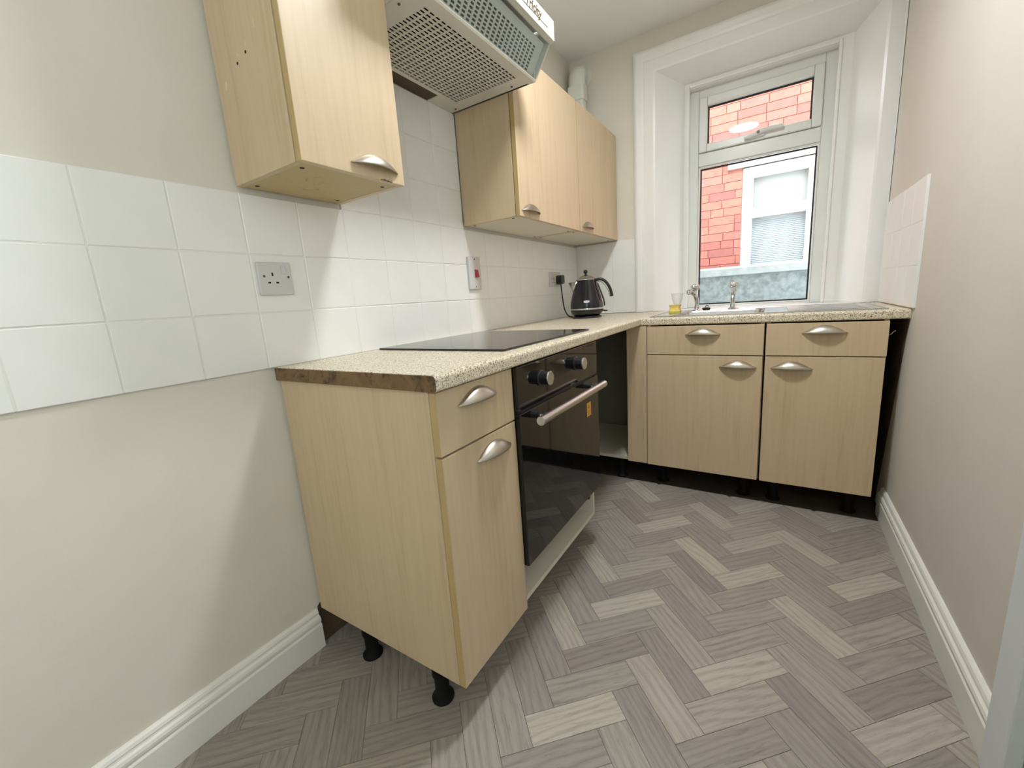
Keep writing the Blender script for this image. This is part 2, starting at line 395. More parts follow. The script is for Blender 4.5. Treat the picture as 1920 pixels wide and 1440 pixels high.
for cx, cy, kind, pc, tone_v in planks:
    ang = PI/4 if kind == 'A' else 3*PI/4
    ca, sa = math.cos(-ang), math.sin(-ang)
    loc = [((x-cx)*ca-(y-cy)*sa, (x-cx)*sa+(y-cy)*ca) for x, y in pc]
    bm = bmesh.new(); A = [bm.verts.new((x, y, 0)) for x, y in loc]; B = [bm.verts.new((x, y, -.0016)) for x, y in loc]
    bm.faces.new(A)
    for k in range(len(A)): bm.faces.new((A[k], B[k], B[(k+1) % len(A)], A[(k+1) % len(A)]))
    bm.normal_update(); me = finish(bm, 'plank'); me.materials.append(MATS['vinyl_plank'])
    o = bpy.data.objects.new('plank', me); COL.objects.link(o); o.parent = floor; o.location = (cx, cy, 0); o.rotation_euler = (0, 0, ang)
    o['tone'] = tone_v
# a sheet of the same vinyl goes on behind the camera
box('vinyl_sheet', (.001, W-.001, YB, -.621, -.0016, 0), 'vinyl_plank', floor)['tone'] = .4

# ---- ceramic tiles, painted over
TP, TH, TT, GR = .155, .1535, .008, .0024
full = {}
def tile(parent, plane, a0, a1, z0, z1):
    """plane 'L': on x=0 (a=y); 'F': on y=D (a=x); 'R': on x=W (a=y)"""
    g = GR/2; a0 += g; a1 -= g; z0 += g; z1 -= g
    if a1-a0 < .012 or z1-z0 < .008: return
    key = (plane, round(a1-a0, 4), round(z1-z0, 4))
    if key not in full:
        w, h = (a1-a0)/2, (z1-z0)/2; bv = .0016
        bm = bmesh.new()
        def P(a, d, z): return {'L': (d, a, z), 'F': (a, -d, z), 'R': (-d, a, z)}[plane]
        lo = [bm.verts.new(P(s*w, 0, t*h)) for s, t in ((-1,-1),(1,-1),(1,1),(-1,1))]
        mi = [bm.verts.new(P(s*w, TT-bv*.8, t*h)) for s, t in ((-1,-1),(1,-1),(1,1),(-1,1))]
        hi = [bm.verts.new(P(s*(w-bv), TT, t*(h-bv))) for s, t in ((-1,-1),(1,-1),(1,1),(-1,1))]
        for A, B in ((lo, mi), (mi, hi)):
            for k in range(4): bm.faces.new((A[k], A[(k+1) % 4], B[(k+1) % 4], B[k]))
        bm.faces.new(hi)
        me = finish(bm, 'tile'); me.materials.append(MATS['tile_paint']); full[key] = me
    o = bpy.data.objects.new('tile', full[key]); COL.objects.link(o); o.parent = parent
    ca, cz = (a0+a1)/2, (z0+z1)/2; j = random.uniform(-.0006, .0006)
    o.location = {'L': (j, ca, cz), 'F': (ca, D+j, cz), 'R': (W+j, ca, cz)}[plane]
    o.rotation_euler = (random.uniform(-.002,.002), random.uniform(-.002,.002), random.uniform(-.002,.002))
rows = [(.897, 1.0505), (1.0505, 1.204), (1.204, 1.356)]
y = -.787
while y < D:
    for z0, z1 in rows: tile(wall_left, 'L', y, min(y+TP, D-.001), z0, z1)
    y += TP
for z0, z1 in ((1.356, 1.5095), (1.5095, 1.663), (1.663, 1.815)):
    for y in (.298, .453, .608, .763): tile(wall_left, 'L', y, min(y+TP, .918), z0, z1)
box('grout', (0, .0068, -.79, D, .900, 1.355), 'grout_paint', wall_left)
box('grout', (0, .0068, .296, .918, 1.355, 1.815), 'grout_paint', wall_left)
for z0, z1 in rows:
    for a0, a1 in ((.009, .104), (.104, .259), (.259, .409)): tile(wall_far, 'F', a0, a1, z0+.003, z1+.006)
    ym = 1.492
    for a0, a1 in ((ym, 1.645), (1.645, 1.80), (1.80, 1.955), (1.955, 2.125)): tile(wall_right, 'R', a0, a1, z0+.006, z1+.008)
box('grout', (.009, .407, D-.0068, D, .903, 1.360), 'grout_paint', wall_far)
box('grout', (W-.0068, W, 1.494, 2.12, .903, 1.362), 'grout_paint', wall_right)

# dark brown patches where the units stand against the walls
prism('dark_wall_patch', [(1.548, .861), (1.660, .45), (1.790, 0), (2.172, 0), (2.172, .861)], 'x', W-.0025, W+.001, 'dark_wall_patch', wall_right)  # front edge slants back from the worktop edge to the floor
prism('dark_wall_patch', [(.004, 0), (2.17, 0), (2.17, .80), (.03, .80), (.03, .15), (.004, .13)], 'x', -.001, .0025, 'dark_wall_patch', wall_left)
prism('dark_wall_patch', [(.003, 0), (W-.003, 0), (W-.003, .861), (.003, .861)], 'y', D-.0025, D+.001, 'dark_wall_patch', wall_far)
# ---- skirting boards
def skirt_profile(x, s, t=.021, h=.127):
    pts = [(0,0),(t,0),(t,.078),(t-.002,.081),(t-.0045,.083),(t-.004,.086),(t-.001,.090),(t-.0005,.097),(t-.003,.104),(t-.008,.108),(t-.009,.112),(t-.008,.116),(t-.011,.123),(t-.016,h),(0,h)]
    return [(x+s*a, b) for a, b in pts]
tag(prism('baseboard_left', skirt_profile(0, 1), 'y', YB, -.002, 'skirting_white'), kind='structure')
tag(prism('baseboard_right', skirt_profile(W, -1), 'y', .484, 1.645, 'skirting_white'), kind='structure')
tag(prism('baseboard_back', [(YB+a, b) for a, b in skirt_profile(0, 1)], 'x', .022, W-.022, 'skirting_white'), kind='structure')

# ---- doorway on the right: architrave, lining, closed door
tr = thing('trim_1', 'white painted door architrave on the right wall', None, (W, 0, 0), kind='structure')
arch = lambda y0, y1, z0, z1: (W-.028, W, y0, y1, z0, z1)
boxes('architrave', [arch(DY1, .487, 0, DZ+.08)], 'door_paint', tr, .006, 3)
boxes('architrave', [arch(DY0-.08, DY0, 0, DZ+.08)], 'door_paint', tr, .006, 3)
boxes('architrave', [arch(DY0, DY1, DZ, DZ+.08)], 'door_paint', tr, .006, 3)
d1 = thing('door_1', 'white panelled door in the right wall', None, (W+.05, 0, 0), kind='structure')
box('leaf', (W+.03, W+.07, DY0+.003, DY1-.003, .004, DZ-.003), 'door_paint', d1, .002)
for z0, z1 in ((.2, .85), (1.05, 1.85)):
    for y0, y1 in ((-.32, -.04), (.03, .31)): box('panel', (W+.022, W+.032, y0, y1, z0, z1), 'door_paint', d1, .006)
lathe('knob', [(0,-.055),(.018,-.052),(.026,-.04),(.02,-.026),(.009,-.02),(.009,0)], (W+.03, .34, 1.0), 'chrome', d1, 20, 'x')

# ---- window in the far wall
win = thing('window_1', 'white framed window above the sink with a small opening top light', None, (1.04, D+.2, .90), kind='structure')
YF = 2.385
# architrave: stepped moulding round the opening, mitred
def mould(x_in, x_out, d_list): pass
def frame_ring(name, x0, x1, z0, z1, prof, mat, parent, bottom=False):
    """prof: list of (offset outward from opening edge, y). Swept up, over and down (and round the bottom)"""
    bm = bmesh.new(); cols = []
    for off, yy in prof:
        L = [(x0-off, yy, z0-(off if bottom else 0)), (x0-off, yy, z1+off), (x1+off, yy, z1+off), (x1+off, yy, z0-(off if bottom else 0))]
        cols.append([bm.verts.new(p) for p in L])
    n = len(prof); segs = [(0,1),(1,2),(2,3)]+([(3,0)] if bottom else [])
    for a, b in segs:
        for i in range(n): bm.faces.new((cols[i][a], cols[(i+1) % n][a], cols[(i+1) % n][b], cols[i][b]))
    if not bottom:
        bm.faces.new([cols[i][0] for i in range(n)]); bm.faces.new([cols[i][3] for i in range(n)][::-1])
    return link_mesh(name, finish(bm, name), mat, parent)
# left jamb architrave + head + (narrow) right jamb tight to the side wall
AO = .122
def arch_prof(): return [(0, D), (0, D-.016), (.010, D-.019), (.060, D-.019), (.064, D-.024), (.078, D-.026), (.086, D-.030), (.104, D-.032), (.112, D-.030), (AO, D-.024), (AO, D)]
bm = bmesh.new()
pr_ = arch_prof(); n = len(pr_)
zf = WT+.002
def ring_pts(off, yy):
    xr = min(OX1+off, W-.001)
    return [(OX0-off, yy, zf), (OX0-off, yy, OZ1+off), (xr, yy, OZ1+off), (xr, yy, zf)]
cols = [[bm.verts.new(p) for p in ring_pts(o_, y_)] for o_, y_ in pr_]
for a, b in ((0,1),(1,2),(2,3)):
    for i in range(n):
        try: bm.faces.new((cols[i][a], cols[(i+1) % n][a], cols[(i+1) % n][b], cols[i][b]))
        except ValueError: pass
link_mesh('architrave', finish(bm, 'architrave'), 'gloss_white', win)
# splayed timber linings
IX0, IX1, IZ1 = .668, 1.452, 2.216
YI = 2.335
def quadbox(name, pts_in, thick, mat, parent):
    """pts: 4 corners of visible face, thickened away by vector thick"""
    bm = bmesh.new(); A = [bm.verts.new(p) for p in pts_in]; B = [bm.verts.new(Vector(p)+Vector(thick)) for p in pts_in]
    bm.faces.new(A); bm.faces.new(B[::-1])
    for k in range(4): bm.faces.new((A[k], B[k], B[(k+1) % 4], A[(k+1) % 4]))
    return link_mesh(name, finish(bm, name), mat, parent)
quadbox('lining', [(OX0, D-.016, zf), (IX0, YI, zf), (IX0, YI, IZ1), (OX0, D-.016, OZ1)], (-.004, .004, 0), 'gloss_white', win)
quadbox('lining', [(OX1, D-.016, zf), (IX1, YI, zf), (IX1, YI, IZ1), (OX1, D-.016, OZ1)], (.004, .004, 0), 'gloss_white', win)
quadbox('lining', [(OX0, D-.016, OZ1), (OX1, D-.016, OZ1), (IX1, YI, IZ1), (IX0, YI, IZ1)], (0, .004, .004), 'gloss_white', win)
# timber box frame and staff bead behind the lining
UX0, UX1, UZ1 = .688, 1.398, 2.188           # uPVC frame outer edge
def fring(name, x0, x1, z0, z1, wd_, y0, y1, mat, parent, bev=.003, bottom=True):
    bl = [(x0, x0+wd_, y0, y1, z0, z1), (x1-wd_, x1, y0, y1, z0, z1), (x0+wd_, x1-wd_, y0, y1, z1-wd_, z1)]
    if bottom: bl.append((x0+wd_, x1-wd_, y0, y1, z0, z0+wd_))
    return boxes(name, bl, mat, parent, bev)
boxes('box_frame', [(IX0-.06, UX0+.004, YI, YF+.06, zf, IZ1+.05), (UX1-.004, IX1+.06, YI, YF+.06, zf, IZ1+.05), (UX0+.004, UX1-.004, YI, YF+.06, UZ1-.004, IZ1+.05)], 'gloss_white', win)
boxes('staff_bead', [(UX0-.008, UX0+.006, YI-.012, YI, zf, UZ1+.014), (UX1-.006, UX1+.008, YI-.012, YI, zf, UZ1+.014), (UX0+.006, UX1-.006, YI-.012, YI, UZ1, UZ1+.014)], 'gloss_white', win, .004, 3)
# window board
box('window_board', (OX0, OX1, D, YF+.05, WT-.03, WT+.001), 'gloss_white', win, .003)
# uPVC outer frame with transom
ZS, ZTR0, ZTR1 = .902, 1.757, 1.832
FW = .052
boxes('frame', [(UX0, UX0+FW, YF, YF+.06, ZS, UZ1), (UX1-FW, UX1, YF, YF+.06, ZS, UZ1)], 'upvc', win, .004)
boxes('frame_head', [(UX0+FW, UX1-FW, YF, YF+.06, UZ1-FW, UZ1)], 'upvc', win, .004)
boxes('transom', [(UX0+FW, UX1-FW, YF, YF+.06, ZTR0, ZTR1)], 'upvc', win, .005)
boxes('frame_sill', [(UX0+FW, UX1-FW, YF, YF+.06, ZS-.02, ZS+.006)], 'upvc', win, .003)
# opening top light
sx0, sx1, sz0, sz1 = UX0+FW+.002, UX1-FW-.002, ZTR1+.002, UZ1-FW-.002
SW_ = .044
sash = boxes('sash', [(sx0, sx0+SW_, YF-.014, YF+.045, sz0, sz1), (sx1-SW_, sx1, YF-.014, YF+.045, sz0, sz1), (sx0+SW_, sx1-SW_, YF-.014, YF+.045, sz1-SW_, sz1), (sx0+SW_, sx1-SW_, YF-.014, YF+.045, sz0, sz0+SW_)], 'upvc', win, .006, 3)
def gasket(parent, x0, x1, z0, z1, y):
    g = .008
    boxes('gasket', [(x0, x0+g, y, y+.01, z0, z1), (x1-g, x1, y, y+.01, z0, z1), (x0+g, x1-g, y, y+.01, z1-g, z1), (x0+g, x1-g, y, y+.01, z0, z0+g)], 'gasket', parent)
def bead(parent, x0, x1, z0, z1, y, w=.012):
    boxes('glazing_bead', [(x0, x0+w, y-.004, y+.012, z0, z1), (x1-w, x1, y-.004, y+.012, z0, z1), (x0+w, x1-w, y-.004, y+.012, z1-w, z1), (x0+w, x1-w, y-.004, y+.012, z0, z0+w)], 'upvc', parent, .004, 3)
YG = 2.42
gasket(sash, sx0+SW_, sx1-SW_, sz0+SW_, sz1-SW_, YG-.012)
box('pane', (sx0+SW_, sx1-SW_, YG, YG+.004, sz0+SW_, sz1-SW_), 'window_glass', sash)
fx0, fx1, fz0, fz1 = UX0+FW, UX1-FW, ZS+.006, ZTR0
bead(win, fx0, fx1, fz0, fz1, YG-.024, .010)
gasket(win, fx0+.010, fx1-.010, fz0+.010, fz1-.010, YG-.012)
box('pane', (fx0+.008, fx1-.008, YG, YG+.004, fz0+.008, fz1-.008), 'window_glass', win)
# espagnolette handle on the sash bottom rail
hz = sz0+.022
hd = tube('handle', spline([(.985, YF-.03, hz-.004), (1.02, YF-.036, hz), (1.065, YF-.040, hz+.012), (1.11, YF-.040, hz+.017), (1.175, YF-.038, hz+.016)], 5), [.008]*4+[.011]*4+[.013]*5+[.011]*7+[.009], 'upvc', sash, 10, flat=(1.0, .8))
box('handle_base', (.998, 1.085, YF-.032, YF-.012, hz-.010, hz+.012), 'upvc', sash, .005, 3)
lathe('key_button', [(.008,-.003),(.008,0)], (1.055, YF-.050, hz+.008), 'screw_dark', hd, 14, 'y')

# ================================================================== HANDLE BUILDER (crescent cup pull)
def cup_handle(center, normal, parent, w=.150, h=.032, d=.026):
    """center: middle of the lip line on the face; lip is the lower free edge"""
    c = Vector(center); nrm = Vector(normal); side = Vector((0,0,1)).cross(nrm).normalized()
    bm = bmesh.new(); NS, NT = 26, 8; G = []
    for i in range(NS+1):
        s = -1+2*i/NS; pr = (math.cos(s*PI/2))**1.05; pr2 = max(pr, .07); row = []
        for t in range(NT+1):
            a = t/NT*PI/2
            row.append(bm.verts.new(c+side*(s*w/2)+Vector((0,0,1))*(h*pr2*math.cos(a)**1.2)+nrm*(d*max((1-s*s)**.75, .05)*math.sin(a)**1.15+.0006)))
        G.append(row)
    for i in range(NS):
        for t in range(NT): bm.faces.new((G[i][t], G[i+1][t], G[i+1][t+1], G[i][t+1]))
    o = link_mesh('handle', finish(bm, 'handle'), 'brushed_nickel', parent, smooth=True)
    md = o.modifiers.new('shell', 'SOLIDIFY'); md.thickness = .0016; md.offset = 0
    return o

# ================================================================== WALL UNITS
def wall_unit(y0, y1, label, under, hy, split=False):
    t = thing('wall_unit', label, 'cabinet', (0, (y0+y1)/2, UZ), 'maple wall units over the left worktop')
    p = .016; xb = .012; xf = .276
    box('side_panel', (xb, xf, y0, y0+p, UZ, UT), 'maple', t, .0006)
    box('side_panel', (xb, xf, y1-p, y1, UZ, UT), 'maple', t, .0006)
    bt = box('bottom_panel', (xb, xf, y0+p, y1-p, UZ+.001, UZ+p), under, t)
    box('top_panel', (xb, xf, y0+p, y1-p, UT-p, UT), under, t)
    box('back_panel', (xb, xb+.004, y0+p, y1-p, UZ+p, UT-p), 'cream_board', t)
    for yy in (y0+.035, y1-.035):
        for xx in (.045, .245): lathe('fixing_hole', [(.0055, -.0004), (.0055, .0004)], (xx, yy, UZ+.0007), 'dark_hole', bt, 14, smooth=False)
    dr = box('door', (.280, .298, y0+.001, y1-.0015, UZ-.001, UT), 'maple', t, .0012)
    boxes('edge_band', [(.2803, .2977, y0+.0004, y0+.001, UZ, UT-.001)], 'maple_edge', dr)
    cup_handle((.298, hy, 1.391), (1,0,0), dr)
    return t, dr
u1, u1d = wall_unit(-.014, .292, 'short maple wall unit nearest the camera with a stained underside', 'stained_maple', .193)
wall_unit(.9185, 1.538, 'maple wall unit between the cooker hood and the corner unit', 'cream_board', 1.013)
wall_unit(1.5405, 2.163, 'maple wall unit in the far corner under the white duct', 'cream_board', 1.648)
for xx, zz, w_, h_ in ((.158, 1.636, .006, .016), (.050, 1.585, .010, .020), (.120, 1.628, .004, .010), (.205, 1.66, .004, .030)):
    bm = bmesh.new(); pts = [(xx+w_*math.cos(k*PI/6)*random.uniform(.6, 1.1)/2, zz+h_*math.sin(k*PI/6)*random.uniform(.7, 1.1)/2) for k in range(12)]
    A = [bm.verts.new((a, -.0146, b)) for a, b in pts]; B = [bm.verts.new((a, -.0135, b)) for a, b in pts]
    bm.faces.new(A)
    for k in range(12): bm.faces.new((A[k], B[k], B[(k+1) % 12], A[(k+1) % 12]))
    link_mesh('scuff', finish(bm, 'scuff'), 'scuff_pale', u1)
# chipped edge of the first unit's door below its handle, screw holes in its side
bm = bmesh.new()
pts = [(.205,1.3672),(.209,1.3705),(.213,1.3698),(.217,1.3722),(.223,1.3715),(.227,1.3690),(.232,1.3712),(.237,1.3690),(.241,1.3697),(.247,1.3672)]
A = [bm.verts.new((.2983, a, b)) for a, b in pts]; B = [bm.verts.new((.2968, a, b)) for a, b in pts]
bm.faces.new(A); bm.faces.new(B[::-1])
for k in range(len(A)): bm.faces.new((A[k], B[k], B[(k+1) % len(A)], A[(k+1) % len(A)]))
link_mesh('chipped_patch', finish(bm, 'chip'), 'chipboard', u1d)
for xx, zz in ((.115, 1.612), (.155, 1.622)): lathe('screw_hole', [(.0035,-.0004),(.0035,.0006)], (xx, -.0141, zz), 'dark_hole', u1, 10, 'y', smooth=False)

# ================================================================== COOKER HOOD
hy0, hy1 = .2945, .9165
HZ = 1.815
hood = thing('cooker_hood', 'cream cooker hood with slotted grilles between the wall units', 'cooker hood', (.2, .6, HZ))
def slot_plate(name, o, u, v, nu, nv, pu, pv, su, sv, mat, parent, depth=.004):
    """grid of slots: u is the slot's long direction"""
    o, u, v = Vector(o), Vector(u).normalized(), Vector(v).normalized(); nn = u.cross(v)
    bm = bmesh.new()
    for i in range(nu):
        for j in range(nv):
            a0, a1, b0, b1 = i*pu, (i+1)*pu, j*pv, (j+1)*pv
            ca, cb = (a0+a1)/2, (b0+b1)/2
            q = lambda a, b, d=0: bm.verts.new(o+u*a+v*b+nn*d)
            O = [q(a0,b0), q(a1,b0), q(a1,b1), q(a0,b1)]
            I = [q(ca-su/2,cb-sv/2), q(ca+su/2,cb-sv/2), q(ca+su/2,cb+sv/2), q(ca-su/2,cb+sv/2)]
            J = [q(ca-su/2,cb-sv/2,depth), q(ca+su/2,cb-sv/2,depth), q(ca+su/2,cb+sv/2,depth), q(ca-su/2,cb+sv/2,depth)]
            for k in range(4):
                bm.faces.new((O[k], O[(k+1) % 4], I[(k+1) % 4], I[k])); bm.faces.new((I[k], I[(k+1) % 4], J[(k+1) % 4], J[k]))
    bmesh.ops.remove_doubles(bm, verts=bm.verts, dist=1e-6)
    ob = link_mesh(name, finish(bm, name), mat, parent); ob['kind'] = 'stuff'; return ob
gx0, gx1, gy0, gy1 = .082, .362, .372, .846
XR = .397
HB = [(.006, gx0, .306, .40), (.006, gx0, .76, .9145), (.066, gx0, .40, .76), (gx0, gx1, .306, gy0), (gx0, gx1, gy1, .9145), (gx1, XR, .306, .9145)]
boxes('underside_panel', [(a, b, c_, d_, HZ, HZ+.006) for a, b, c_, d_ in HB], 'hood_cream', hood)
slot_plate('filter_grille', (gx0, gy0, HZ+.0006), (0,1,0), (1,0,0), 20, 21, (gy1-gy0)/20, (gx1-gx0)/21, .0170, .0068, 'hood_cream', hood, .0016)
box('filter_cavity', (gx0-.004, gx1+.004, gy0-.004, gy1+.004, HZ+.0125, HZ+.014), 'hood_inside', hood)
box('rear_recess', (.006, .068, .400, .762, HZ+.004, HZ+.006), 'brown_board', hood)
# body
boxes('body', [(.006, .40, hy0, hy0+.010, HZ, 1.978), (.006, .40, hy1-.010, hy1, HZ, 1.978), (.006, .014, hy0+.01, hy1-.01, HZ+.02, 1.978), (.006, .46, hy0+.01, hy1-.01, 1.966, 1.978)], 'hood_cream', hood)
# triangular cheeks and slanted visor
CX, CZ = .462, 1.917
for a, b in ((hy0, hy0+.004), (hy1-.004, hy1)):
    prism('visor_cheek', [(.40, HZ), (CX+.004, CZ), (CX+.004, 1.978), (.40, 1.978)], 'y', a, b, 'hood_cream', hood)
prism('front_rim', [(XR-.028, HZ-.001), (XR, HZ-.001), (XR+.004, HZ+.004), (XR+.003, HZ+.008), (XR-.028, HZ+.007)], 'y', hy0+.002, hy1-.002, 'hood_cream', hood)
sl = Vector((CX-XR, 0, CZ-HZ)); sn = Vector((sl.z, 0, -sl.x)).normalized()          # outward (down-front) normal
so = Vector((XR-.004, 0, HZ+.006))-sn*.010
slen = sl.length-.010
ny = 22
slot_plate('visor_grille', (so.x, hy0+.045, so.z), (0,1,0), sl.normalized(), ny, 9, (hy1-hy0-.09)/ny, slen*.80/9, .0155, .0060, 'hood_cream', hood, -.0016)
q0 = so-sn*.0145; q1 = q0+sl.normalized()*slen
quadbox('visor_cavity', [(q0.x, hy0+.006, q0.z), (q0.x, hy1-.006, q0.z), (q1.x, hy1-.006, q1.z), (q1.x, hy0+.006, q1.z)], (-sn.x*.002, 0, -sn.z*.002), 'hood_inside', hood)
sd = sl.normalized()
def plate_strip(a, b, s0, s1):
    p0 = so+sd*s0; p1 = so+sd*s1
    quadbox('grille_border', [(p0.x, a, p0.z), (p0.x, b, p0.z), (p1.x, b, p1.z), (p1.x, a, p1.z)], (-sn.x*.0015, 0, -sn.z*.0015), 'hood_cream', hood)
plate_strip(hy0+.006, hy0+.045, 0, slen); plate_strip(hy1-.045, hy1-.006, 0, slen); plate_strip(hy0+.045, hy1-.045, slen*.80, slen)
g0 = Vector((XR+.002, 0, HZ+.004)); g1 = Vector((CX+.001, 0, CZ-.001))
quadbox('visor', [(g0.x, hy0+.005, g0.z), (g0.x, hy1-.005, g0.z), (g1.x, hy1-.005, g1.z), (g1.x, hy0+.005, g1.z)], (-sn.x*.002, 0, -sn.z*.002), 'visor_glass', hood)
# front strip with the badge
fs = box('front_strip', (.458, .482, hy0, hy1, CZ, 1.980), 'hood_cream', hood, .0015)
boxes('strip_line', [(.4818, .4823, hy0+.012, hy1-.012, 1.9295, 1.9306), (.4818, .4823, hy0+.012, hy1-.012, 1.9690, 1.9701)], 'ink_brown', fs)
cart = tube('badge_outline', [(.4823, .865-.012*0, 1.9375), (.4823, .70, 1.9375), (.4823, .675, 1.940), (.4823, .660, 1.948), (.4823, .655, 1.956)], .0011, 'ink_brown', fs, 6)
def text_obj(name, body, size, mat, parent, loc, rot, ext=.0004, shear=0.0):
    cu = bpy.data.curves.new(name, 'FONT'); cu.body = body; cu.size = size; cu.extrude = ext; cu.align_x = 'CENTER'; cu.align_y = 'CENTER'; cu.shear = shear; cu.offset = .0011
    tmp = bpy.data.objects.new(name, cu); COL.objects.link(tmp)
    bpy.context.view_layer.update()
    me = bpy.data.meshes.new_from_object(tmp.evaluated_get(bpy.context.evaluated_depsgraph_get())); bpy.data.objects.remove(tmp)
    me.transform(Matrix.Translation(Vector(loc)) @ rot.to_4x4())
    return link_mesh(name, me, mat, parent)
RX = Matrix(((0,0,1),(1,0,0),(0,1,0)))       # text reads along +y, up z, faces +x
text_obj('badge_lettering', 'Tricity', .040, 'gold_print', fs, (.4824, .765, 1.954), RX, shear=.25)
for xx, yy in ((.045, .885), (.315, .885), (.315, .325)): lathe('latch', [(.004,-.002),(.004,0)], (xx, yy, HZ), 'brass_dark', hood, 10)

# ================================================================== DUCT
du = thing('vent_duct', 'white plastic vent duct rising behind the corner wall unit', 'duct', (.085, 2.09, UT))
def rbox(x0, x1, y0, y1, r, n=4):
    out = []
    for cx, cy, a0 in ((x1-r, y1-r, 0), (x0+r, y1-r, PI/2), (x0+r, y0+r, PI), (x1-r, y0+r, 1.5*PI)):
        for k in range(n+1): a = a0+k*PI/2/n; out.append((cx+r*math.cos(a), cy+r*math.sin(a)))
    return out
prism('lower_duct', rbox(.034, .128, 2.066, 2.130, .014), 'z', UT, 2.235, 'duct_plastic', du)
prism('collar', rbox(.028, .134, 2.060, 2.136, .016), 'z', 2.215, 2.30, 'duct_plastic', du)
# elbow: round pipe bend turning back into the wall
ey = [(2.098, 2.285), (2.098, 2.33), (2.100, 2.352), (2.108, 2.372), (2.124, 2.386), (2.145, 2.391), (D-.001, 2.392)]
tube('elbow', spline([(.081, a_, b_) for a_, b_ in ey], 4), .054, 'duct_plastic', du, 28, up=(1,0,0), flat=(.98, .72))
lathe('wall_ring', [(.058,-.014),(.062,-.008),(.063,-.001)], (.090, D, 2.378), 'duct_plastic', du, 28, 'y')

# ================================================================== BASE UNITS
def leg(x, y, parent, h=ZB):
    return lathe('leg', [(.030, .0005), (.030, .006), (.024, .012), (.019, .022), (.019, h*.55), (.023, h*.6), (.023, h-.006), (.032, h-.005), (.032, h)], (x, y, 0), 'foot_black', parent, 18)
# --- the narrow drawer unit at the near end of the run
b1 = thing('base_unit', 'narrow maple drawer and door unit at the near end beside the oven', 'cabinet', (.3, .16, 0), 'maple base units')
box('end_panel', (.010, .573, .010, .026, ZB, WTB), 'maple', b1, .0006)
box('side_panel', (.012, .572, .297, .312, ZB, WTB), 'cream_board', b1)
box('bottom_panel', (.012, .572, .027, .297, ZB, ZB+.016), 'cream_board', b1)
box('back_panel', (.012, .016, .027, .297, ZB+.016, WTB), 'cream_board', b1)
dw = box('drawer_front', (.574, FX, .0115, .3125, .716, WTB-.004), 'maple', b1, .0010)
box('edge_band', (.5743, FX-.0004, .0108, .0115, .717, WTB-.005), 'maple_edge', dw)
cup_handle((FX, .155, .812), (1,0,0), dw)
dr = box('door', (.574, FX, .0115, .3125, ZB-.001, .711), 'maple', b1, .0010)
box('edge_band', (.5743, FX-.0004, .0108, .0115, ZB, .710), 'maple_edge', dr)
cup_handle((FX, .206, .660), (1,0,0), dr)
for x, y in ((.184, .050), (.471, .048), (.184, .27), (.40, .27)): leg(x, y, b1)
# --- oven housing and oven
oh = thing('oven_housing', 'cream open carcass around the built-in oven', 'cabinet', (.3, .61, 0))
box('side_panel', (.012, .575, .3135, .3295, ZB, WTB), 'cream_board', oh)
box('side_panel', (.012, .575, .902, .9175, ZB, WTB), 'cream_board', oh)
box('bottom_panel', (.012, .575, .3295, .902, ZB, ZB+.016), 'cream_board', oh)
box('oven_shelf', (.012, .560, .3295, .902, .238, .254), 'cream_board', oh)
box('back_strip', (.30, .306, .3295, .902, ZB+.016, .238), 'cream_board', oh)
lathe('cam_bolt', [(.009,-.006),(.009,0),(.004,.001)], (.555, .9015, .205), 'brass_dark', oh, 12, 'y')
for x, y in ((.10, .36), (.38, .36), (.38, .87)): leg(x, y, oh)
ov = thing('built_in_oven', 'black glass built-in oven with a steel bar handle', 'oven', (.3, .61, .256))
box('oven_body', (.05, .585, .335, .896, .255, WTB-.004), 'black_plastic', ov)
cp = box('control_panel', (.585, .604, .3155, .9155, .736, WTB-.003), 'black_glass', ov, .002)
od = box('oven_door', (.587, .606, .3155, .9155, .266, .728), 'black_glass', ov, .002)
box('vent_strip', (.583, .600, .32, .911, .7285, .7355), 'black_plastic', ov)
for yy in (.450, .710):
    k = lathe('knob', [(.024, 0), (.024, .004), (.0205, .006), (.0205, .030)], (.604, yy, .806), 'black_plastic', ov, 28, 'x')
    lathe('knob_cap', [(.0208, .030), (.0208, .0335), (.0195, .035), (0, .035)], (.604, yy, .806), 'steel', k, 28, 'x')
HZ2, HXB = .712, .662
bar = tube('handle_bar', [(HXB, .332, HZ2), (HXB, .830, HZ2)], .0125, 'steel', od, 24)
for yy in (.385, .777):
    st = tube('handle_stem', [(.606, yy, HZ2), (.636, yy, HZ2)], .0105, 'black_plastic', od, 18)
    tube('stem_sleeve', [(.636, yy, HZ2), (.652, yy, HZ2)], .0105, 'chrome', st, 18)
stk = box('sticker', (.606, .6064, .794, .834, .588, .640), 'orange_sticker', od)
prism('sticker_print', [(.804, .618), (.824, .618), (.814, .632)], 'x', .6064, .6066, 'sticker_ink', stk)
for zz in (.596, .602, .608): box('sticker_print', (.6064, .6066, .800, .828, zz, zz+.002), 'sticker_ink', stk)

# --- corner base unit, its open front seen past the oven
cu = thing('corner_base_unit', 'open corner base unit with bare pale shelf beyond the oven', 'cabinet', (.3, 1.8, 0), 'maple base units')
box('bottom_panel', (.013, .535, 1.548, 2.10, ZB, ZB+.016), 'cream_board', cu)
box('side_panel', (.535, .551, 1.5445, 2.10, ZB, WTB), 'cream_board', cu)
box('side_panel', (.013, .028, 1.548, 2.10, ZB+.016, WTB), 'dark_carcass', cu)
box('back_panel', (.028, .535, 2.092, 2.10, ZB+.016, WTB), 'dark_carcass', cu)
box('corner_post', (.538, .6385, FY, FY+.018, ZB+.002, WTB-.003), 'maple', cu, .001)
for x, y in ((.06, 1.60), (.48, 1.60)): leg(x, y, cu)
